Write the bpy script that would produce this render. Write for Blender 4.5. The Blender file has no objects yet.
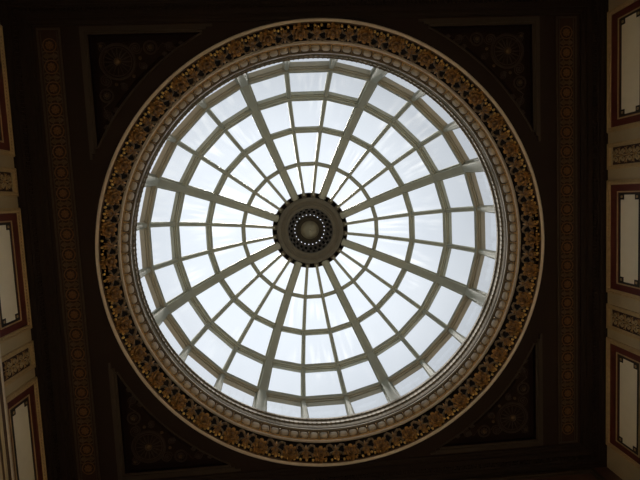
import bpy, math, random
from math import sin, cos, pi, sqrt, atan2, hypot
from mathutils import Vector, Matrix
random.seed(7)
C = bpy.context.scene.collection
Z0 = 1.6                      # eye height; heights below are measured from the eye
WX, WY = 6.0, 5.15            # half width / half length of the hall

# ------------------------------------------------------------------ helpers
class MB:
    def __init__(s): s.v = []; s.f = []; s.uv = None
    def add(s, verts, faces):
        b = len(s.v); s.v += [tuple(p) for p in verts]; s.f += [tuple(i + b for i in f) for f in faces]
    def box(s, x0, x1, y0, y1, z0, z1):
        x0, x1 = sorted((x0, x1)); y0, y1 = sorted((y0, y1)); z0, z1 = sorted((z0, z1))
        s.add([(x0,y0,z0),(x1,y0,z0),(x1,y1,z0),(x0,y1,z0),(x0,y0,z1),(x1,y0,z1),(x1,y1,z1),(x0,y1,z1)],
              [(0,3,2,1),(4,5,6,7),(0,1,5,4),(1,2,6,5),(2,3,7,6),(3,0,4,7)])
    def lathe(s, prof, n=96, closed=False, a0=0.0):
        m = len(prof); V = []; F = []
        for i in range(n):
            a = a0 + 2*pi*i/n
            V += [(r*cos(a), r*sin(a), z) for r, z in prof]
        for i in range(n):
            j = (i+1) % n
            for k in range(m if closed else m-1):
                l = (k+1) % m
                F.append((i*m+k, j*m+k, j*m+l, i*m+l))
        s.add(V, F)
    def tube(s, pts, rad, n=6, flat=1.0, up=None):
        """tapering tube along pts; flat squashes it along 'up'"""
        up = Vector(up or (0, 0, 1)); V = []; F = []; m = len(pts); P = [Vector(p) for p in pts]
        for i in range(m):
            t = (P[min(i+1, m-1)] - P[max(i-1, 0)]).normalized()
            a = t.cross(up)
            if a.length < 1e-4: a = t.cross(Vector((1, .3, 0)))
            a.normalize(); b = a.cross(t).normalized()
            r = rad[i] if hasattr(rad, '__len__') else rad
            for k in range(n):
                q = 2*pi*k/n
                V.append(P[i] + a*r*cos(q) + b*r*flat*sin(q))
        for i in range(m-1):
            for k in range(n):
                l = (k+1) % n
                F.append((i*n+k, i*n+l, (i+1)*n+l, (i+1)*n+k))
        F.append(tuple(range(n))[::-1]); F.append(tuple((m-1)*n+k for k in range(n)))
        s.add(V, F)
    def ball(s, c, r, n=8, m=5, sq=(1, 1, 1)):
        V = []; F = []
        for i in range(m+1):
            ph = pi*i/m
            for k in range(n):
                th = 2*pi*k/n
                V.append((c[0]+r*sq[0]*sin(ph)*cos(th), c[1]+r*sq[1]*sin(ph)*sin(th), c[2]+r*sq[2]*cos(ph)))
        for i in range(m):
            for k in range(n):
                l = (k+1) % n
                F.append((i*n+k, (i+1)*n+k, (i+1)*n+l, i*n+l))
        s.add(V, F)
    def xf(s, M):
        s.v = [tuple(M @ Vector(p)) for p in s.v]; return s
    def merge(s, o, M=None):
        s.add([tuple(M @ Vector(p)) for p in o.v] if M else o.v, o.f)
    def build(s, name, mat, parent=None, smooth=False, world=True, lift=True):
        """vertices are given in hall coordinates (eye-height zero); stored relative to the parent"""
        off = Vector((0, 0, Z0 if lift else 0)) - (parent_loc(parent) if (parent and world) else Vector((0, 0, 0)))
        if not world: off = Vector((0, 0, 0))
        me = bpy.data.meshes.new(name)
        me.from_pydata([(p[0]+off.x, p[1]+off.y, p[2]+off.z) for p in s.v], [], s.f)
        me.update(); me.validate()
        import bmesh
        bm = bmesh.new(); bm.from_mesh(me)
        bmesh.ops.remove_doubles(bm, verts=bm.verts, dist=1e-5)
        bmesh.ops.recalc_face_normals(bm, faces=bm.faces); bm.to_mesh(me); bm.free()
        if smooth:
            me.polygons.foreach_set('use_smooth', [True]*len(me.polygons))
            try: me.set_sharp_from_angle(angle=math.radians(42))
            except Exception: pass
        me.materials.append(mat)
        o = bpy.data.objects.new(name, me); C.objects.link(o)
        if parent: o.parent = parent
        return o
LOC = {}
def parent_loc(p):
    v = Vector((0, 0, 0))
    while p is not None: v = v + p.location; p = p.parent
    return v
def thing(name, label, cat, loc, group=None):
    o = bpy.data.objects.new(name, None); C.objects.link(o); o.empty_display_size = .2
    o.location = (loc[0], loc[1], loc[2] + Z0); o['label'] = label; o['category'] = cat
    if group: o['group'] = group
    return o
def struct(o): o['kind'] = 'structure'; return o
def copy(o, parent, M):
    c = o.copy(); C.objects.link(c); c.parent = parent; c.matrix_basis = M; return c

# ------------------------------------------------------------------ materials
def mat(name, col, rough=.6, metal=0, noise=.12, scale=6, col2=None, bump=0, spec=.4):
    m = bpy.data.materials.new(name); m.use_nodes = True; nt = m.node_tree; N = nt.nodes; L = nt.links
    b = N['Principled BSDF']; b.inputs['Roughness'].default_value = rough; b.inputs['Metallic'].default_value = metal
    b.inputs['Specular IOR Level'].default_value = spec
    tc = N.new('ShaderNodeTexCoord'); n = N.new('ShaderNodeTexNoise'); n.inputs['Scale'].default_value = scale
    n.inputs['Detail'].default_value = 5; L.new(tc.outputs['Object'], n.inputs['Vector'])
    r = N.new('ShaderNodeValToRGB'); c2 = col2 or tuple(c*(1-noise*2) for c in col)
    r.color_ramp.elements[0].position = .3; r.color_ramp.elements[1].position = .7
    r.color_ramp.elements[0].color = (*c2, 1); r.color_ramp.elements[1].color = (*col, 1)
    L.new(n.outputs['Fac'], r.inputs['Fac']); L.new(r.outputs['Color'], b.inputs['Base Color'])
    if bump:
        bp = N.new('ShaderNodeBump'); bp.inputs['Strength'].default_value = bump; bp.inputs['Distance'].default_value = .02
        L.new(n.outputs['Fac'], bp.inputs['Height']); L.new(bp.outputs['Normal'], b.inputs['Normal'])
    return m
M = {}
M['rib'] = mat('painted_iron_frame', (.33,.335,.265), .6, noise=.05, scale=3, spec=.3)
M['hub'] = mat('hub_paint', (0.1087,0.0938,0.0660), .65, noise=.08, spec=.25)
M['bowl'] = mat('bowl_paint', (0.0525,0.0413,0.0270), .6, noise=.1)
M['boss'] = mat('boss_paint', (0.2400,0.2320,0.1680), .6, noise=.08)
M['black'] = mat('painted_hole_dark', (.006,.006,.005), .9, noise=.1)  # near-black colour stands in for the darkness inside the openings
M['plaster'] = mat('stone_coloured_moulding', (.64,.585,.50), .6, noise=.06, scale=9, spec=.3)
M['egg'] = mat('egg_paint', (.50,.44,.35), .6, noise=.06, scale=9, spec=.3)
M['drum'] = mat('drum_paint', (.15,.118,.074), .85, noise=.08, scale=12, spec=.08)
M['umber'] = mat('dark_umber_moulding', (.10,.06,.035), .5, noise=.15)
M['frieze'] = mat('black_brown_frieze_ground', (.014,.010,.007), .8, noise=.15, spec=.1)
M['gold'] = mat('gold_leaf', (0.4140,0.2295,0.0675), .36, .4, scale=11, col2=(.085,.042,.016), bump=.3)
M['gold_glint'] = mat('gold_leaf_painted_glint', (1.0,.76,.27), .35, .35, scale=20, col2=(.40,.24,.06), bump=.2)  # lighter than the other gold: the sky's glint is put into the colour
M['gold2'] = mat('olive_gold_leaf', (.50,.34,.15), .45, .3, scale=18, col2=(.20,.12,.05), bump=.3)
M['acanthus'] = mat('brown_gilding', (.27,.20,.12), .45, .2, scale=18, col2=(.07,.045,.025), bump=.2)
M['egg_ground'] = mat('egg_moulding_ground', (.13,.09,.05), .6, noise=.1)
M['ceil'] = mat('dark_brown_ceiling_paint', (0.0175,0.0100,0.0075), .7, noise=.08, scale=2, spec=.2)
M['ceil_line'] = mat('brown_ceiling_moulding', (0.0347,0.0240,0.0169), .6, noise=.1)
M['sp_recess_shade'] = mat('oxblood_ground_recess_shade', (0.0097,0.0045,0.0045), .8, noise=.1, spec=.1)  # darker than the field: the recess shadow is painted into this rim
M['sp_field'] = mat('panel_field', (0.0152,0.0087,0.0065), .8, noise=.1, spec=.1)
M['sp_relief'] = mat('brown_relief', (0.0269,0.0161,0.0108), .6, .1, noise=.12, scale=20)
M['sp_gold'] = mat('tarnished_gold', (0.0896,0.0532,0.0235), .5, .2, noise=.12, scale=20)
M['band'] = mat('band_ground', (0.0325,0.0167,0.0108), .7, noise=.1, scale=14, spec=.2)
M['band_edge'] = mat('band_edge', (0.0421,0.0286,0.0181), .6, noise=.15, scale=20)
M['band_gold'] = mat('band_gilding', (0.1474,0.0706,0.0221), .5, .2, noise=.12, scale=25)
M['corn'] = mat('cornice_dark_paint', (0.0153,0.0094,0.0069), .7, noise=.1, spec=.2)
M['tan'] = mat('tan_wall_paint', (.47,.40,.26), .6, noise=.05, scale=3)
M['bead'] = mat('gilt_bead_frame', (.52,.40,.22), .5, .15, noise=.1, scale=18)
M['red'] = mat('oxblood_panel_border', (.13,.030,.024), .5, noise=.1, scale=5)
M['dark'] = mat('dark_fret_line', (.030,.026,.022), .5, noise=.1)
M['cream'] = mat('cream_panel_field', (.90,.87,.72), .6, noise=.03, scale=4)
M['silver'] = mat('pale_relief', (.52,.43,.26), .45, .2, noise=.15, scale=22, col2=(.25,.18,.09))
M['relief_ground'] = mat('relief_ground', (.05,.022,.016), .7, noise=.1)
M['lowwall'] = mat('lower_wall_paint', (0.6630,0.6120,0.4930), .7, noise=.04, scale=2)
M['floor'] = mat('oak_floor', (.42,.31,.20), .5, noise=.12, scale=5)

def glass_material():
    m = bpy.data.materials.new('skylight_glass'); m.use_nodes = True; nt = m.node_tree; N = nt.nodes; L = nt.links
    N.clear(); out = N.new('ShaderNodeOutputMaterial')
    tc = N.new('ShaderNodeTexCoord'); sep = N.new('ShaderNodeSeparateXYZ'); L.new(tc.outputs['Object'], sep.inputs[0])
    at = N.new('ShaderNodeMath'); at.operation = 'ARCTAN2'; L.new(sep.outputs[1], at.inputs[0]); L.new(sep.outputs[0], at.inputs[1])
    cmb = N.new('ShaderNodeCombineXYZ'); L.new(at.outputs[0], cmb.inputs[0])
    sc = N.new('ShaderNodeMath'); sc.operation = 'MULTIPLY'; sc.inputs[1].default_value = .03
    L.new(sep.outputs[2], sc.inputs[0]); L.new(sc.outputs[0], cmb.inputs[1])
    n = N.new('ShaderNodeTexNoise'); n.inputs['Scale'].default_value = 26; n.inputs['Detail'].default_value = 4
    L.new(cmb.outputs[0], n.inputs['Vector'])
    n2 = N.new('ShaderNodeTexNoise'); n2.inputs['Scale'].default_value = .55; L.new(tc.outputs['Object'], n2.inputs['Vector'])
    r = N.new('ShaderNodeMapRange'); r.inputs[1].default_value = .46; r.inputs[2].default_value = .72; L.new(n.outputs['Fac'], r.inputs[0])
    r2 = N.new('ShaderNodeMapRange'); r2.inputs[1].default_value = .46; r2.inputs[2].default_value = .62; L.new(n2.outputs['Fac'], r2.inputs[0])
    mu = N.new('ShaderNodeMath'); mu.operation = 'MULTIPLY'; L.new(r.outputs[0], mu.inputs[0]); L.new(r2.outputs[0], mu.inputs[1])
    mr = N.new('ShaderNodeMapRange'); mr.inputs[3].default_value = .012; mr.inputs[4].default_value = .13; L.new(mu.outputs[0], mr.inputs[0])
    tr = N.new('ShaderNodeBsdfTransparent'); tr.inputs[0].default_value = (.96,.98,1,1)
    tl = N.new('ShaderNodeBsdfTranslucent'); tl.inputs[0].default_value = (.75,.76,.74,1)
    mx = N.new('ShaderNodeMixShader'); L.new(mr.outputs[0], mx.inputs[0]); L.new(tr.outputs[0], mx.inputs[1]); L.new(tl.outputs[0], mx.inputs[2])
    gl = N.new('ShaderNodeBsdfGlossy'); gl.inputs['Roughness'].default_value = .05
    lw = N.new('ShaderNodeLayerWeight'); lw.inputs[0].default_value = .2
    sc2 = N.new('ShaderNodeMath'); sc2.operation = 'MULTIPLY'; sc2.inputs[1].default_value = .10; L.new(lw.outputs['Fresnel'], sc2.inputs[0])
    mx2 = N.new('ShaderNodeMixShader'); L.new(sc2.outputs[0], mx2.inputs[0]); L.new(mx.outputs[0], mx2.inputs[1]); L.new(gl.outputs[0], mx2.inputs[2])
    L.new(mx2.outputs[0], out.inputs[0]); return m
M['glass'] = glass_material()

# ------------------------------------------------------------------ the glazed dome
NODE = [(4.60,11.62),(4.667,13.257),(4.18,14.614),(3.355,15.762),(2.314,16.588),(1.22,16.93)]
def offs(prof, d):
    """offset a meridian polyline by d (positive = inward)"""
    out = []
    for i, (r, z) in enumerate(prof):
        a = prof[max(i-1, 0)]; b = prof[min(i+1, len(prof)-1)]
        t = Vector((b[0]-a[0], b[1]-a[1])).normalized(); n = Vector((-t.y, t.x))   # left of travel = inward
        out.append((r + n.x*d, z + n.y*d))
    return out
def at_r(prof, i): return prof[i]
dome = thing('skylight_dome', 'large round glazed dome with pale iron ribs over the dark ceiling', 'skylight', (0,0,11.6))
def rib_mesh(phi, hw, sect):
    """sweep the section (fraction of half width, inward depth) up one meridian"""
    b = MB(); e = Vector((cos(phi), sin(phi), 0)); s = Vector((-sin(phi), cos(phi), 0)); V = []; n = len(sect)
    for i, (r, z) in enumerate(NODE):
        a_ = NODE[max(i-1,0)]; c_ = NODE[min(i+1, len(NODE)-1)]
        t = Vector((c_[0]-a_[0], c_[1]-a_[1])).normalized(); nn = Vector((-t.y, t.x))
        for (f, d) in sect:
            p = e*(r + nn.x*d) + Vector((0,0,z + nn.y*d)) + s*(hw[i]*f); V.append(p)
    F = []
    for i in range(len(NODE)-1):
        for k in range(n):
            l = (k+1) % n; F.append((i*n+k, i*n+l, (i+1)*n+l, (i+1)*n+k))
    F.append(tuple(range(n))); F.append(tuple((len(NODE)-1)*n+k for k in range(n)))
    b.add(V, F); return b
MAJ = [(-1,-.13),(-1,.03),(-.72,.03),(-.72,.10),(-.6,.14),(.6,.14),(.72,.10),(.72,.03),(1,.03),(1,-.13)]
MIN = [(-1,-.12),(-1,.02),(-.55,.08),(.55,.08),(1,.02),(1,-.12)]
for k in range(8):
    rib_mesh(pi/8 + k*pi/4, [.20,.165,.15,.145,.14,.135], MAJ).build('main_rib', M['rib'], dome)
for k in range(24):
    a = pi/24*2*k + pi/8
    if k % 3: rib_mesh(a, [.115,.072,.066,.062,.056,.05], MIN).build('glazing_bar', M['rib'], dome)
RS = {1:(.105,.125),2:(.105,.115),3:(.085,.085),4:(.065,.06)}
for i, (hw, hd) in RS.items():
    r, z = NODE[i]; a_ = NODE[i-1]; c_ = NODE[i+1]
    t = Vector((c_[0]-a_[0], c_[1]-a_[1])).normalized(); nn = Vector((-t.y, t.x))
    sec = [(-1,-1),(-1,.05),(-.75,.05),(-.75,.45),(-.5,.55),(-.5,1),(.5,1),(.5,.55),(.75,.45),(.75,.05),(1,.05),(1,-1)]
    prof = [(r + t.x*hw*a + nn.x*hd*b_, z + t.y*hw*a + nn.y*hd*b_) for a, b_ in sec]
    b = MB(); b.lathe(prof, 24, True, pi/8); b.build('ring_beam', M['rib'], dome)
b = MB(); b.lathe([(4.525,11.60),(4.525,11.70),(4.72,11.74),(4.72,11.60)], 96, True); b.build('base_ring', M['drum'], dome)
G = offs(NODE, -.10)
for k in range(8):
    b = MB()
    for q in range(3):
        a0 = pi/8 + k*pi/4 + q*pi/12; a1 = a0 + pi/12
        for i in range(5):
            b.add([(G[i][0]*cos(a0), G[i][0]*sin(a0), G[i][1]), (G[i][0]*cos(a1), G[i][0]*sin(a1), G[i][1]),
                   (G[i+1][0]*cos(a1), G[i+1][0]*sin(a1), G[i+1][1]), (G[i+1][0]*cos(a0), G[i+1][0]*sin(a0), G[i+1][1])], [(0,1,2,3)])
    b.build('glass_bay', M['glass'], dome)
# hub: moulded collar with square vents, pierced bowl and pendant boss
hub = MB()
hub.lathe([(1.16,16.84),(1.15,16.78),(1.09,16.73),(1.02,16.73),(.99,16.76),(.90,16.76),(.87,16.72),(.80,16.73),(.775,16.78)], 96)
hub.lathe([(1.315,16.84),(1.33,16.88),(1.33,17.12),(1.10,17.14)], 96)
NS = 24*8
for i in range(NS):
    a0 = pi/8 + 2*pi*(i)/NS; a1 = a0 + 2*pi/NS; c = i % 8
    rr = [1.16,1.17,1.31,1.315]
    for j in range(3):
        if j == 1 and 2 <= c <= 5: continue
        hub.add([(rr[j]*cos(a0),rr[j]*sin(a0),16.84),(rr[j]*cos(a1),rr[j]*sin(a1),16.84),(rr[j+1]*cos(a1),rr[j+1]*sin(a1),16.84),(rr[j+1]*cos(a0),rr[j+1]*sin(a0),16.84)],[(0,1,2,3)])
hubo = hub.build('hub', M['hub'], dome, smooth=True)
hubo['label'] = 'dull brown round hub pierced by rings of small holes'
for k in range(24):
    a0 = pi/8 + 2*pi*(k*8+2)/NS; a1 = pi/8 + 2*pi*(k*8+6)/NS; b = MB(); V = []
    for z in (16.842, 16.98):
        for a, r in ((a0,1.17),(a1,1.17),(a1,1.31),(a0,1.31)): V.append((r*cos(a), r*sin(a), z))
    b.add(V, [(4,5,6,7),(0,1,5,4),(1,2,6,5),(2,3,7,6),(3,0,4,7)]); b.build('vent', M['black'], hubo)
b = MB(); rows = [(.775,16.78,0),(.77,16.80,1),(.715,16.97,0),(.70,17.03,2),(.62,17.18,0),(.575,17.32,3),(.50,17.47,0),(.44,17.60,0),(.20,17.66,0)]
NB = 96
for j in range(len(rows)-1):
    r0, z0, h = rows[j]; r1, z1, _ = rows[j+1]
    for i in range(NB):
        c = (i + (2 if h == 2 else 0)) % 4
        if h in (1, 2) and c in (1, 2): continue
        if h == 3: 
            a0, a1 = 2*pi*i/NB, 2*pi*(i+1)/NB
            if c == 1:    # small pierced opening: keep margins above and below
                for f0, f1 in ((0,.30),(.66,1)):
                    ra, rb = r0+(r1-r0)*f0, r0+(r1-r0)*f1; za, zb = z0+(z1-z0)*f0, z0+(z1-z0)*f1
                    b.add([(ra*cos(a0),ra*sin(a0),za),(ra*cos(a1),ra*sin(a1),za),(rb*cos(a1),rb*sin(a1),zb),(rb*cos(a0),rb*sin(a0),zb)],[(0,1,2,3)])
                continue
        a0, a1 = 2*pi*i/NB, 2*pi*(i+1)/NB
        b.add([(r0*cos(a0),r0*sin(a0),z0),(r0*cos(a1),r0*sin(a1),z0),(r1*cos(a1),r1*sin(a1),z1),(r1*cos(a0),r1*sin(a0),z1)],[(0,1,2,3)])
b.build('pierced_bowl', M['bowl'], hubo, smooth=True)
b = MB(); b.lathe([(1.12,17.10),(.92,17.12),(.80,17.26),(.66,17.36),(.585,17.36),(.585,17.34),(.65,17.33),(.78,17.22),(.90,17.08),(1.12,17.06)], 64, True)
b.build('hole_backing', M['black'], hubo, smooth=True)  # black casing added behind the lower holes to block the sky there
b = MB(); b.lathe([(.001,17.02),(.10,17.03),(.20,17.08),(.30,17.16),(.33,17.25),(.26,17.32),(.14,17.36),(.10,17.45),(.10,17.68),(.001,17.68)], 48)
b.ball((0,0,17.0), .045); b.build('pendant_boss', M['boss'], hubo, smooth=True)

# ------------------------------------------------------------------ the gilded surround of the opening
sur = thing('dome_surround', 'round moulded surround with gilded rosettes framing the glass dome', 'moulding', (0,0,10))
NL = 180
b = MB(); b.lathe([(4.715,10.0),(4.71,9.955),(4.697,9.94),(4.675,9.932),(4.655,9.94),(4.645,9.955),(4.645,9.99),(4.645,10.05),(4.715,10.05)], NL, True)
b.build('outer_lip', M['plaster'], sur, True)
b = MB(); b.lathe([(4.648,9.965),(4.63,9.965),(4.622,9.98),(4.622,10.03),(4.648,10.03)], NL, True); b.build('umber_fillet', M['umber'], sur, True)
COVE = [(4.622,9.985),(4.622,10.03),(4.595,10.11),(4.555,10.20),(4.515,10.29),(4.475,10.39),(4.435,10.465)]
b = MB(); b.lathe(COVE, NL); b.build('frieze', M['frieze'], sur, True)
b = MB(); b.lathe([(4.44,10.465),(4.43,10.44),(4.405,10.43),(4.385,10.435),(4.372,10.455),(4.375,10.49),(4.44,10.50)], NL, True); b.build('inner_lip', M['plaster'], sur, True)
b = MB(); b.lathe([(4.378,10.46),(4.352,10.475),(4.350,10.495),(4.375,10.50)], NL, True); b.build('gilt_fillet', M['gold2'], sur, True)
# egg and dart
b = MB(); b.lathe([(4.365,10.49),(4.345,10.50),(4.345,10.56),(4.335,10.62),(4.30,10.66),(4.262,10.665)], NL)
b.build('egg_moulding', M['egg_ground'], sur, True)
NE = 120
def many(name, mesh, mt, frames, first_axis=-2.2):
    """the hundred nearest the eye as parts of their own, the rest as one part"""
    frames = sorted(frames, key=lambda f: (f.translation - Vector((-.82,-1.08,-10))).length)
    o = mesh.build(name, mt, sur, True, world=False); o.matrix_basis = frames[0]
    for f in frames[1:100]: copy(o, sur, f)
    r = MB()
    for f in frames[100:]: r.merge(mesh, f)
    if r.v: q = r.build(name, mt, sur, True, world=False); q['kind'] = 'stuff'
def rim(a, r, z, tilt): return Matrix.Translation((r*cos(a), r*sin(a), z-10)) @ Matrix.Rotation(a, 4, 'Z') @ Matrix.Rotation(tilt, 4, 'Y')
e = MB(); e.ball((0,0,0), 1, 16, 10, (.060,.094,.080)); e.v = [(x, math.copysign(.094*abs(y/.094)**.62, y), math.copysign(.080*abs(z/.080)**.72, z)) for x, y, z in e.v]
many('egg', e, M['egg'], [rim(2*pi*k/NE, 4.325, 10.575, -.25) for k in range(NE)])
e = MB(); e.tube([(.01,0,-.085),(-.05,0,-.06),(-.055,0,.03),(-.02,0,.09)], [.020,.018,.017,.012], 5)
many('dart', e, M['gold2'], [rim(2*pi*(k+.5)/NE, 4.325, 10.575, -.25) for k in range(NE)])
b = MB(); b.lathe([(4.262,10.665),(4.25,10.68),(4.245,10.72),(4.25,10.75),(4.275,10.77)], NL); b.build('upper_fillet', M['drum'], sur, True)
b = MB(); b.lathe([(4.275,10.77),(4.30,10.77),(4.30,10.86),(4.285,10.86)], NL); b.build('umber_fillet', M['umber'], sur, True)
b = MB(); b.lathe([(4.285,10.86),(4.285,10.92),(4.31,10.94),(4.33,11.10),(4.335,11.12),(4.32,11.14),(4.32,11.18),(4.34,11.2),(4.37,11.40),(4.375,11.42),(4.36,11.44),(4.36,11.48),(4.39,11.5),(4.44,11.72),(4.52,11.72),(4.52,11.60)], NL)
for k in range(240):
    a = 2*pi*k/240; b.ball((4.325*cos(a),4.325*sin(a),11.16), .026, 6, 4)
for k in range(240):
    a = 2*pi*k/240; b.ball((4.367*cos(a),4.367*sin(a),11.46), .026, 6, 4)
b.build('beaded_drum', M['drum'], sur, True)

# rosettes: layered petals on a button, mesh in a local frame (x tangent, y up the cove, z out of the cove)
def rosette(R, H, petals=8):
    m = MB()
    def layer(R0, R1, h0, h1, n, ph, N=6):
        V = []; F = []; S = n*6
        for j in range(N+1):
            t = j/N
            for i in range(S):
                a = 2*pi*i/S; lob = abs(cos(n*(a+ph)/2))**.55
                rr = R0 + (R1*(.70+.30*lob) - R0)*t
                z = h0 + (h1-h0)*sin(t*pi*.72)/sin(pi*.5) - (1-lob)*(.28*(h1))*t
                if j == N: z = -.01
                V.append((rr*cos(a), rr*sin(a), z))
        for j in range(N):
            for i in range(S):
                l = (i+1) % S; F.append((j*S+i, j*S+l, (j+1)*S+l, (j+1)*S+i))
        F.append(tuple(range(S))); m.add(V, F)
    layer(R*.45, R, H*.35, H*.62, petals, 0)
    layer(R*.22, R*.66, H*.62, H*.95, petals-2, .3)
    m.ball((0,0,H*.85), R*.24, 10, 6, (1,1,.8))
    for k in range(6): a = k*pi/3; m.ball((R*.2*cos(a), R*.2*sin(a), H*.95), R*.085, 6, 4)
    return m
def leafy(R, H):
    """palmette between the rosettes: a fan of five leaves opening to the outer edge, stem to the inner edge"""
    m = MB()
    for q, ln in ((0,1.0),(.5,.92),(-.5,.92),(1.0,.75),(-1.0,.75)):
        P = [(sin(q)*R*.85*ln*t*(.5+.5*t), R*.25 - cos(q)*R*1.25*ln*t, H*(.5+.45*sin(pi*t*.8))) for t in (0,.25,.5,.75,1)]
        m.tube(P, [R*.10,R*.16,R*.19,R*.15,R*.05], 6, .7)
    m.tube([(0,R*.1,H*.5),(0,R*.55,H*.8),(0,R*1.05,H*.7)], [R*.16,R*.20,R*.05], 7, .8)
    m.ball((0,R*.15,H*.75), R*.24, 8, 5)
    return m
def curls(R, H):
    m = MB()
    for sgn in (-1, 1):
        K = [(0,-.25),(.14,.15),(.34,.50),(.62,.72),(.90,.66),(1.02,.44),(.90,.30)]
        W = [.08,.13,.16,.16,.13,.10,.07]
        m.tube([(sgn*x*R, y*R, H*(.6+.4*sin(pi*i/6))) for i,(x,y) in enumerate(K)], [w*R for w in W], 6, .7)
        K = [(0,.05),(.30,-.02),(.62,-.22),(.80,-.52),(.70,-.78)]
        m.tube([(sgn*x*R, y*R, H*(.5+.4*sin(pi*i/4))) for i,(x,y) in enumerate(K)], [w*R for w in (.06,.10,.12,.09,.04)], 6, .7)
    return m
def cove_frame(a, r, z, tilt):
    """local frame on the frieze: x along the ring, y up and inwards, z out of the frieze"""
    e = Vector((cos(a), sin(a), 0)); Zv = Vector((0,0,1))
    U = -e*sin(tilt) + Zv*cos(tilt); Nn = -e*cos(tilt) - Zv*sin(tilt); X = U.cross(Nn)
    Mx = Matrix((X, U, Nn)).transposed().to_4x4(); Mx.translation = e*r + Zv*(z-10)
    return Mx
NR = 42
ros = rosette(.19, .13); lf = leafy(.17, .13); cu = curls(.20, .09)
r0 = l0 = c0 = None
for k in range(NR):
    a = 2*pi*k/NR; F_ = cove_frame(a, 4.535, 10.11, .70)
    F2 = cove_frame(a + pi/NR, 4.54, 10.11, .64); F3 = cove_frame(a + pi/NR, 4.52, 10.15, .6)
    if r0 is None:
        r0 = ros.build('rosette', M['gold'], sur, True, world=False); r0.matrix_basis = F_
        l0 = lf.build('palmette', M['gold'], sur, True, world=False); l0.matrix_basis = F2
        c0 = cu.build('acanthus_leaf', M['acanthus'], sur, True, world=False); c0.matrix_basis = F3
    else: copy(r0, sur, F_); copy(l0, sur, F2); copy(c0, sur, F3)
# row of small gilt leaf tips along the outer edge of the frieze, glint painted into their gold
e = MB(); e.ball((0,0,0), 1, 7, 5, (.034,.030,.040))
many('leaf_tip', e, M['gold_glint'], [rim(2*pi*(k+.5)/(NR*10), 4.590 - .022*(k%2), 9.995 + .035*(k%2) + .008*((k*7)%3), .5-.3*(k%2)) for k in range(NR*10)])

# ------------------------------------------------------------------ flat ceiling with round opening and four sunk corners
AR = 5.06; SQ = 4.50
SQx = 4.50
def sqr(a): return SQ/max(abs(cos(a)), abs(sin(a)))
def rect(a):
    c, s_ = abs(cos(a)), abs(sin(a)); return min((WX+.1)/max(c,1e-9), (WY+.1)/max(s_,1e-9))
aint = math.acos(SQ/AR)
crit = []
for q in range(4):
    crit += [q*pi/2 + aint, q*pi/2 - aint, q*pi/2 + pi/4]
ac = atan2(WY+.1, WX+.1); crit += [ac, pi-ac, pi+ac, -ac]
angs = sorted(set([round(2*pi*i/240, 9) for i in range(240)] + [round(c % (2*pi), 9) for c in crit]))
b = MB(); n = len(angs); zc = 10.0
for i in range(n):
    a0, a1 = angs[i], angs[(i+1) % n]
    P = lambda r, a, z=zc: (r*cos(a), r*sin(a), z)
    am = (a0 + (a1 if a1 > a0 else a1+2*pi))/2
    b.add([P(4.66,a0),P(4.66,a1),P(min(AR,sqr(a1)),a1),P(min(AR,sqr(a0)),a0)], [(0,1,2,3)])
    b.add([P(sqr(a0),a0),P(sqr(a1),a1),P(rect(a1),a1),P(rect(a0),a0)], [(0,1,2,3)])
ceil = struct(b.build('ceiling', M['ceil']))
# a roof slab above keeps daylight out of the recesses
b = MB()
for i in range(n):
    a0, a1 = angs[i], angs[(i+1) % n]
    b.add([P(4.74,a0,11.58),P(4.74,a1,11.58),P(rect(a1),a1,11.58),P(rect(a0),a0,11.58)], [(0,1,2,3)])
    b.add([P(4.74,a0,11.58),P(4.74,a1,11.58),P(4.74,a1,10.04),P(4.74,a0,10.04)], [(0,1,2,3)])
struct(b.build('roof_structure', M['umber']))

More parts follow.
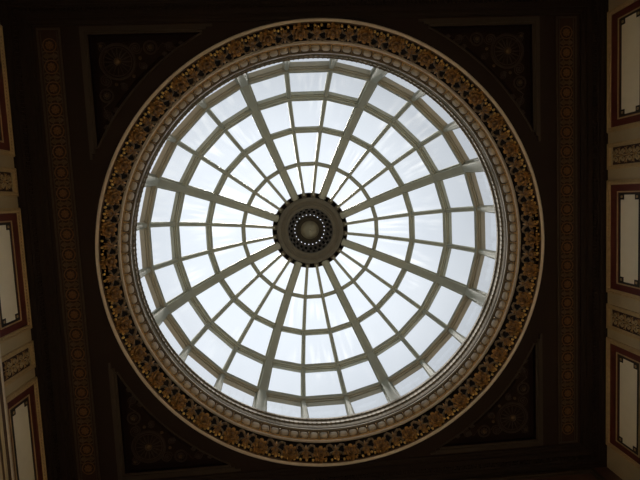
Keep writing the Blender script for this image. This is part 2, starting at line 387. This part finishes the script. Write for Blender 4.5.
def spiral(cx, cy, r0, r1, a0, turns, z, n=22):
    return [(cx + (r0+(r1-r0)*i/n)*cos(a0+turns*2*pi*i/n), cy + (r0+(r1-r0)*i/n)*sin(a0+turns*2*pi*i/n), z) for i in range(n+1)]
def ring(m, cx, cy, r, w, z, n=36):
    P = [(cx+r*cos(2*pi*i/n), cy+r*sin(2*pi*i/n), z) for i in range(n+1)]
    m.tube(P, w, 6, .7)
spl = {(-1,-1):'sunk dark triangular corner panel with roundels, top left of the dome in the photo',
       (1,-1):'sunk dark triangular corner panel with roundels, top right of the dome in the photo',
       (1,1):'sunk dark triangular corner panel with roundels, bottom right of the dome in the photo',
       (-1,1):'sunk dark triangular corner panel with roundels, bottom left of the dome in the photo'}
for (sx, sy), lab in spl.items():
    t = thing('spandrel_panel', lab, 'ceiling panel', (sx*4.1, sy*4.1, 10), 'triangular corner panels around the dome')
    def T(m): m.v = [(x*sx, y*sy, z) for x, y, z in m.v]; return m
    # outline in the +x +y quadrant
    na = 30; arc = [(AR*cos(aint+(pi/2-2*aint)*i/na), AR*sin(aint+(pi/2-2*aint)*i/na)) for i in range(na+1)]
    out = [(SQ, SQ)] + arc[::-1]
    zz = 10.09; m = MB(); V = [(x,y,zz) for x,y in out]; k = len(out)
    V += [(x,y,10.0) for x,y in out]
    m.add(V, [tuple(range(k))] + [(i,(i+1)%k,(i+1)%k+k,i+k) for i in range(k)])
    T(m).build('ground', M['sp_recess_shade'], t)
    s2 = 4.38; a2r = AR+.10; ai = math.acos(s2/a2r)
    arc2 = [(a2r*cos(ai+(pi/2-2*ai)*i/na), a2r*sin(ai+(pi/2-2*ai)*i/na)) for i in range(na+1)]
    out2 = [(s2,s2)] + arc2[::-1]; k = len(out2); m = MB()
    m.add([(x,y,zz) for x,y in out2]+[(x,y,zz-.025) for x,y in out2], [tuple(range(k,2*k))]+[(i,(i+1)%k,(i+1)%k+k,i+k) for i in range(k)])
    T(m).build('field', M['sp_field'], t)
    # L-shaped moulding on the two straight sides
    yl = sqrt(AR*AR-4.65**2)
    m = MB()
    for (w0, w1, h) in ((4.50,4.545,.03),(4.545,4.60,.055),(4.60,4.65,.035)):
        m.box(w0,w1, sqrt(AR*AR-w0*w0)-.02, w1, 10-h, 10.0); m.box(sqrt(AR*AR-w0*w0)-.02, w0, w0, w1, 10-h, 10.0)
    T(m).build('straight_moulding', M['ceil_line'], t)
    m = MB(); m.tube([(x*(AR-.02)/AR, y*(AR-.02)/AR, 9.99) for x,y in arc], .022, 6); T(m).build('curved_moulding', M['ceil_line'], t)
    zr = zz-.03
    m = MB(); ring(m, 3.99,3.99,.335,.028,zr); ring(m, 3.99,3.99,.28,.012,zr)
    for i in range(16):
        a = 2*pi*i/16; m.tube([(3.99+.06*cos(a),3.99+.06*sin(a),zr+.006),(3.99+.17*cos(a),3.99+.17*sin(a),zr+.004),(3.99+.27*cos(a),3.99+.27*sin(a),zr+.006)], [.010,.018,.008], 5)
    big = T(m).build('large_roundel', M['sp_relief'], t, True)
    m = MB(); m.ball((3.99,3.99,zr-.02), .075, 12, 6, (1,1,.7)); T(m).build('boss', M['sp_gold'], big, True)
    for cx, cy in ((3.335,4.25),(4.25,3.335)):
        m = MB(); ring(m, cx, cy, .125, .02, zr, 24)
        for i in range(8):
            a = 2*pi*i/8; m.ball((cx+.05*cos(a), cy+.05*sin(a), zr), .03, 6, 4)
        sm = T(m).build('small_roundel', M['sp_relief'], t, True)
        m = MB(); m.ball((cx,cy,zr-.02), .04, 8, 5); T(m).build('boss', M['sp_gold'], sm, True)
    for cx, cy in ((3.70,3.70),(3.55,4.05),(4.05,3.55),(4.30,4.30)):
        m = MB(); m.ball((cx,cy,zr), .035, 8, 5, (1,1,.6)); T(m).build('stud', M['sp_gold'], t, True)
    m = MB()
    for (cx,cy,r,a,tn) in ((3.62,4.24,.12,0,1.4),(4.24,3.62,.12,pi/2,-1.4),(2.95,4.26,.10,pi,1.4),(4.26,2.95,.10,-pi/2,-1.4),(4.27,4.27,.10,.6,1.3),
                           (3.05,4.10,.06,0,1.2),(4.10,3.05,.06,0,-1.2),(2.72,4.31,.05,0,1.2),(4.31,2.72,.05,0,-1.2),(3.5,3.9,.08,1,-1.3),(3.9,3.5,.08,.5,1.3)):
        m = MB(); m.tube(spiral(cx,cy,r,.0,a,tn,zr,24), .014, 5)
        m.tube(spiral(cx,cy,r,.0,a+pi,tn,zr,24), .010, 5); T(m).build('scroll', M['sp_relief'], t, True)
    for P in ([(2.5,4.33,zr),(2.8,4.22,zr),(3.1,4.33,zr),(3.2,4.2,zr)], [(4.33,2.5,zr),(4.22,2.8,zr),(4.33,3.1,zr),(4.2,3.2,zr)]):
        m = MB(); m.tube(P, .012, 5); T(m).build('tendril', M['sp_relief'], t, True)

# ------------------------------------------------------------------ floral bands along the two long sides
bro = rosette(.085, .035, 8)
def band(sx, lab):
    t = thing('floral_band', lab, 'ceiling band', (sx*5.235, 0, 10), 'floral bands along the ceiling')
    x0, x1, L_ = 5.01, 5.46, 4.64
    m = MB(); m.box(sx*x0, sx*x1, -L_, L_, 9.985, 10.0); m.build('ground', M['band'], t)
    m = MB()
    for a, c in ((x0, x0+.035), (x1-.035, x1), (x0+.065,x0+.08), (x1-.08,x1-.065)): m.box(sx*a, sx*c, -L_, L_, 9.965, 9.985)
    for y in (-L_, L_-.035): m.box(sx*x0, sx*x1, y, y+.035, 9.966, 9.984)
    m.build('edging', M['band_edge'], t)
    nb = 22; st = 2*(L_-.12)/nb; first = None
    for k in range(nb):
        y = -L_+.12+st*(k+.5); Mx = Matrix.Translation((0, y, -.014)) @ Matrix.Rotation(pi, 4, 'X')
        if first is None:
            g = MB(); g.merge(bro); P = [(.125*cos(2*pi*i/24), .125*sin(2*pi*i/24), .004) for i in range(25)]; g.tube(P, .011, 5)
            first = g.build('rosette', M['band_gold'], t, True, world=False); first.matrix_basis = Mx
        else: copy(first, t, Mx)
    m = MB()
    for s1 in (-1,1):
        for s2 in (-1,1):
            m.tube(spiral(s1*.09, s2*.05, .055, .008, pi/2*(1-s1), .9*s1*s2, 0, 14), .011, 5)
            m.tube([(0,0,0),(s1*.05,s2*.03,-.004),(s1*.125,s2*.02,0)], [.02,.014,.008], 5)
        m.tube([(0,0,0),(s1*.06,0,0),(s1*.135,0,0)], [.02,.008,.016], 5)
    m.ball((0,0,0), .03, 8, 4, (1,1,.6)); first = None
    for k in range(1, nb):
        Mx = Matrix.Translation((0, -L_+.12+st*k, -.018))
        if first is None: first = m.build('leaf_scroll', M['sp_gold'], t, True, world=False); first.matrix_basis = Mx
        else: copy(first, t, Mx)
band(-1, 'long floral ceiling band with gilt rosettes, the slanting one beside the left wall')
band(1, 'long floral ceiling band with gilt rosettes, the upright one beside the right wall')

# ------------------------------------------------------------------ room shell
b = MB(); b.box(-WX-.2, WX+.2, -WY-.2, WY+.2, -.2, 0); struct(b.build('floor', M['floor'], lift=False))
ZL = 8.44
def wall(name, x0, x1, y0, y1, mt='tan'):
    m = MB(); m.box(x0, x1, y0, y1, ZL, 10.05); w = struct(m.build(name, M[mt]))
    m = MB(); m.box(x0, x1, y0, y1, -Z0, ZL); m.build('lower_wall', M['lowwall'], w); return w
wall('wall_left', -WX-.2, -WX, -WY, WY); wall('wall_right', WX, WX+.2, -WY, WY)
M['end_wall'] = mat('dark_end_wall_paint', (.075,.036,.027), .6, noise=.08, scale=3)
wall('wall_top', -WX-.2, WX+.2, -WY-.2, -WY, 'end_wall'); wb_ = wall('wall_bottom', -WX-.2, WX+.2, WY, WY+.2, 'end_wall')
for x0, x1 in ((2.2,5.65),(-1.75,1.75),(-5.65,-2.2)):
    m = MB()
    for a, h in ((0,.03),(.05,.05),(.10,.025)):
        for bx in ((x0+a,x1-a,9.72-a,9.67-a),(x0+a,x1-a,8.65+a,8.60+a),(x0+a,x0+a+.05,8.6+a,9.72-a),(x1-a-.05,x1-a,8.6+a,9.72-a)): m.box(bx[0],bx[1],WY-h,WY,bx[2],bx[3])
    m.build('panel_moulding', M['ceil_line'], wb_)
def sweep_rect(m, prof):
    k = len(prof); V = []
    for cx, cy in ((-1,-1),(1,-1),(1,1),(-1,1)):
        V += [(cx*(WX-d), cy*(WY-d), z) for d, z in prof]
    F = [(i*k+j, ((i+1)%4)*k+j, ((i+1)%4)*k+j+1, i*k+j+1) for i in range(4) for j in range(k-1)]
    m.add(V, F)
m = MB()
sweep_rect(m, [(.46,10.0),(.46,9.965),(.43,9.96),(.40,9.93),(.34,9.93),(.34,9.905),(.29,9.90),(.17,9.90),(.17,9.86),(.13,9.85),(.13,9.82),(.10,9.79),(.045,9.785),(.045,9.76),(0,9.755)])
y = -WY+.3
while y < WY-.3:
    for s_ in (-1,1): m.box(s_*(WX-.17), s_*(WX-.23), y, y+.045, 9.865, 9.90)
    y += .08
x = -WX+.3
while x < WX-.3:
    for s_ in (-1,1): m.box(x, x+.045, s_*(WY-.17), s_*(WY-.23), 9.865, 9.90)
    x += .08
struct(m.build('trim_1', M['corn']))
m = MB(); sweep_rect(m, [(0,8.50),(.13,8.475),(.155,8.465),(.16,8.44),(.155,8.42),(.13,8.42)]); tr2 = struct(m.build('trim_2', M['plaster']))
m = MB(); sweep_rect(m, [(.13,8.42),(.145,8.415),(.135,8.35),(.11,8.35)]); m.build('painted_groove_shade', M['umber'], tr2)  # umber strip, not cut in: the shade of a groove is painted on
m = MB(); sweep_rect(m, [(.11,8.35),(.135,8.345),(.13,8.29),(.10,8.285)]); m.build('fascia', M['tan'], tr2)
m = MB(); sweep_rect(m, [(.10,8.285),(.12,8.28),(.115,8.245),(.09,8.24)]); m.build('painted_groove_shade', M['umber'], tr2)  # second strip with groove shade put into its colour
m = MB(); sweep_rect(m, [(.09,8.24),(.11,8.235),(.10,8.12),(.06,8.10),(.05,8.02),(0,8.0)]); m.build('fascia', M['tan'], tr2)
m = MB(); sweep_rect(m, [(0,-1.38),(.03,-1.39),(.04,-1.42),(.04,-1.6)]); struct(m.build('baseboard_all', M['plaster']))

# ------------------------------------------------------------------ painted panels of the upper walls
def wbox(m, side, u0, u1, z0, z1, d0, d1):
    if side == 'L': m.box(-WX+d0, -WX+d1, u0, u1, z0, z1)
    elif side == 'R': m.box(WX-d0, WX-d1, u0, u1, z0, z1)
    elif side == 'B': m.box(u0, u1, WY-d0, WY-d1, z0, z1)
    else: m.box(u0, u1, -WY+d0, -WY+d1, z0, z1)
def frame(m, side, u0, u1, z0, z1, w, d0, d1):
    wbox(m, side, u0, u1, z1-w, z1, d0, d1); wbox(m, side, u0, u1, z0, z0+w, d0, d1)
    wbox(m, side, u0, u0+w, z0+w, z1-w, d0, d1); wbox(m, side, u1-w, u1, z0+w, z1-w, d0, d1)
def wpt(side, u, z, d):
    return {'L':(-WX+d,u,z),'R':(WX-d,u,z),'B':(u,WY-d,z),'T':(u,-WY+d,z)}[side]
def beads(m, side, u0, u1, z0, z1, d, r=.017, st=.062):
    n_ = int((u1-u0)/st)
    for i in range(n_+1):
        for z in (z0, z1): m.ball(wpt(side, u0+(u1-u0)*i/n_, z, d), r, 6, 4)
    n_ = int((z1-z0)/st)
    for i in range(1, n_):
        for u in (u0, u1): m.ball(wpt(side, u, z0+(z1-z0)*i/n_, d), r, 6, 4)
def big_panel(side, u0, u1, lab, grp):
    zt, zb = 9.745, 8.60
    uc = (u0+u1)/2; t = thing('wall_panel', lab, 'wall panel', wpt(side, uc, zb, 0), grp)
    m = MB(); frame(m, side, u0, u1, zb, zt, .10, 0, .035); frame(m, side, u0+.015, u1-.015, zb+.015, zt-.015, .02, .035, .05)
    beads(m, side, u0+.065, u1-.065, zb+.065, zt-.065, .035); m.build('gilt_frame', M['bead'], t)
    m = MB(); wbox(m, side, u0+.10, u1-.10, zb+.10, zt-.10, 0, .015); m.build('red_border', M['red'], t)
    g = .31; m = MB(); frame(m, side, u0+g-.075, u1-g+.075, zb+g-.125-.03, zt-.30, .025, .015, .025); m.build('tan_line', M['bead'], t)
    a, c, e, f = u0+g-.04, u1-g+.04, zb+.19, zt-.375
    m = MB(); frame(m, side, a, c, e, f, .038, .015, .028)
    k = .115
    for uu in (a+.02, c-.02-k):
        for z_ in (e+.02, f-.02-k): wbox(m, side, uu, uu+k, z_, z_+k, .018, .031)
    m.build('dark_fret', M['dark'], t)
    m = MB()
    for uu in (a+.02, c-.02-k):
        for z_ in (e+.02, f-.02-k): frame(m, side, uu+.035, uu+k-.035, z_+.035, z_+k-.035, .012, .031, .036)
    m.build('corner_square', M['bead'], t)
    m = MB(); wbox(m, side, a+.03, c-.03, e+.03, f-.03, .015, .022); m.build('cream_field', M['cream'], t)
def small_panel(side, uc, lab, grp):
    zt, zb = 9.745, 8.60; w = .27
    t = thing('relief_panel', lab, 'relief panel', wpt(side, uc, zb, 0), grp)
    m = MB(); frame(m, side, uc-w, uc+w, zb, zt, .07, 0, .035); beads(m, side, uc-w+.035, uc+w-.035, zb+.035, zt-.035, .035); 
    frame(m, side, uc-w+.07, uc+w-.07, zb+.07, zt-.07, .02, 0, .02); m.build('beaded_frame', M['bead'], t)
    m = MB(); wbox(m, side, uc-w+.09, uc+w-.09, zb+.09, zt-.16, 0, .012); m.build('ground', M['relief_ground'], t)
    s_ = MB(); g = MB(); z = zt-.26; k = 0; up = {'L':(1,0,0),'R':(-1,0,0)}.get(side, (0,1,0))
    while z > zb+.15:
        for sg in (-1,1):
            def sp(cu, cz, r0, a0, tn, w_, mm):
                mm.tube([wpt(side, p[0], p[1], .022) for p in spiral(cu, cz, r0, .012, a0, tn, 0, 16)], w_, 5, .8, up)
            sp(uc+sg*.085, z, .062, pi/2, 1.25*sg, [.016]*10+[.013]*7, s_)
            sp(uc+sg*.075, z-.10, .045, -pi/2, -1.1*sg, .011, g)
            s_.tube([wpt(side, uc+sg*.02, z+.07, .02), wpt(side, uc+sg*.06, z+.075, .03), wpt(side, uc+sg*.13, z+.085, .02)], [.008,.02,.005], 5, .7, up)
            g.tube([wpt(side, uc+sg*.15, z-.05, .02), wpt(side, uc+sg*.12, z-.09, .03), wpt(side, uc+sg*.155, z-.13, .02)], [.006,.016,.005], 5, .7, up)
            s_.ball(wpt(side, uc+sg*.085, z, .025), .018, 6, 4)
        g.ball(wpt(side, uc, z+.03, .025), .026, 7, 4); s_.tube([wpt(side, uc, z-.12, .02), wpt(side, uc, z-.06, .03), wpt(side, uc, z, .02)], [.006,.022,.008], 6, .8, up)
        g.tube([wpt(side, uc-.155, z-.10, .018), wpt(side, uc, z-.10, .020), wpt(side, uc+.155, z-.10, .018)], .007, 5)
        z -= .20
    g.tube([wpt(side, uc, zb+.13, .02), wpt(side, uc, (zt+zb)/2, .02), wpt(side, uc, zt-.22, .02)], .007, 5)
    s_.tube([wpt(side, uc, zb+.12, .018), wpt(side, uc, (zt+zb)/2, .018), wpt(side, uc, zt-.2, .018)], .007, 5)
    s_.build('pale_scroll', M['silver'], t, True); g.build('gilt_scroll', M['gold2'], t, True)
SD = {'L': ('left', 'left wall'), 'R': ('right', 'right wall')}
for side in 'LR':
    nm = SD[side][1]
    big_panel(side, -4.62, -2.17, f'red-bordered cream panel with dark corner squares on the {nm}, topmost in the photo', 'painted panels high on the walls')
    big_panel(side, -1.19, 1.20, f'red-bordered cream panel with dark corner squares on the {nm}, between its two relief panels', 'painted panels high on the walls')
    big_panel(side, 2.19, 4.62, f'red-bordered cream panel with dark corner squares on the {nm}, lowest in the photo', 'painted panels high on the walls')
    small_panel(side, -1.68, f'small beaded panel of scroll relief on the {nm}, the upper of its pair', 'scroll relief panels high on the walls')
    small_panel(side, 1.72, f'small beaded panel of scroll relief on the {nm}, the lower of its pair', 'scroll relief panels high on the walls')

# ------------------------------------------------------------------ daylight
w = bpy.data.worlds.new('sky'); bpy.context.scene.world = w; w.use_nodes = True; nt = w.node_tree; N = nt.nodes; L = nt.links
bg = N['Background']; tc = N.new('ShaderNodeTexCoord')
n1 = N.new('ShaderNodeTexNoise'); n1.inputs['Scale'].default_value = 3.2; n1.inputs['Detail'].default_value = 6; n1.inputs['Roughness'].default_value = .55
L.new(tc.outputs['Generated'], n1.inputs['Vector'])
cr = N.new('ShaderNodeValToRGB'); cr.color_ramp.elements[0].position = .35; cr.color_ramp.elements[1].position = .7
cr.color_ramp.elements[0].color = (.53,.565,.61,1); cr.color_ramp.elements[1].color = (.61,.64,.675,1); L.new(n1.outputs['Fac'], cr.inputs['Fac'])
dt = N.new('ShaderNodeVectorMath'); dt.operation = 'DOT_PRODUCT'; nr = N.new('ShaderNodeVectorMath'); nr.operation = 'NORMALIZE'
L.new(tc.outputs['Generated'], nr.inputs[0]); L.new(nr.outputs[0], dt.inputs[0]); dt.inputs[1].default_value = Vector((-.02,.10,1)).normalized()
mr = N.new('ShaderNodeMapRange'); mr.interpolation_type = 'SMOOTHSTEP'
mr.inputs[1].default_value = .90; mr.inputs[2].default_value = 1.0; mr.inputs[3].default_value = 1.0; mr.inputs[4].default_value = 1.6
L.new(dt.outputs['Value'], mr.inputs[0]); L.new(cr.outputs['Color'], bg.inputs['Color']); L.new(mr.outputs[0], bg.inputs['Strength'])

# the sun behind thin cloud, almost overhead: it falls through the dome to the oak floor
sl = bpy.data.lights.new('hazy_sun', 'SUN'); sl.energy = 20; sl.angle = math.radians(14); sl.color = (1,.95,.87)
so = bpy.data.objects.new('hazy_sun', sl); C.objects.link(so); so.location = (0,0,30)
so.rotation_euler = (math.radians(3), math.radians(-2), 0)

# ------------------------------------------------------------------ camera (looking almost straight up)
R = Matrix(((0.99632397,0.04721807,-0.07147734),(-0.05296899,0.9953198,-0.08082558),(0.06732638,0.08431455,0.99416207)))
cam = bpy.data.cameras.new('camera'); co = bpy.data.objects.new('camera', cam); C.objects.link(co)
Mx = Matrix((R[0], -R[1], -R[2])).transposed().to_4x4(); Mx.translation = (-.8156, -1.0778, Z0); co.matrix_world = Mx
cam.sensor_fit = 'HORIZONTAL'; cam.sensor_width = 36; cam.lens = 480/640*36; cam.clip_end = 200
S = bpy.context.scene; S.camera = co
S.view_settings.view_transform = 'Standard'; S.view_settings.look = 'None'; S.view_settings.gamma = 1
S.view_settings.use_curve_mapping = False; S.view_settings.exposure = 0
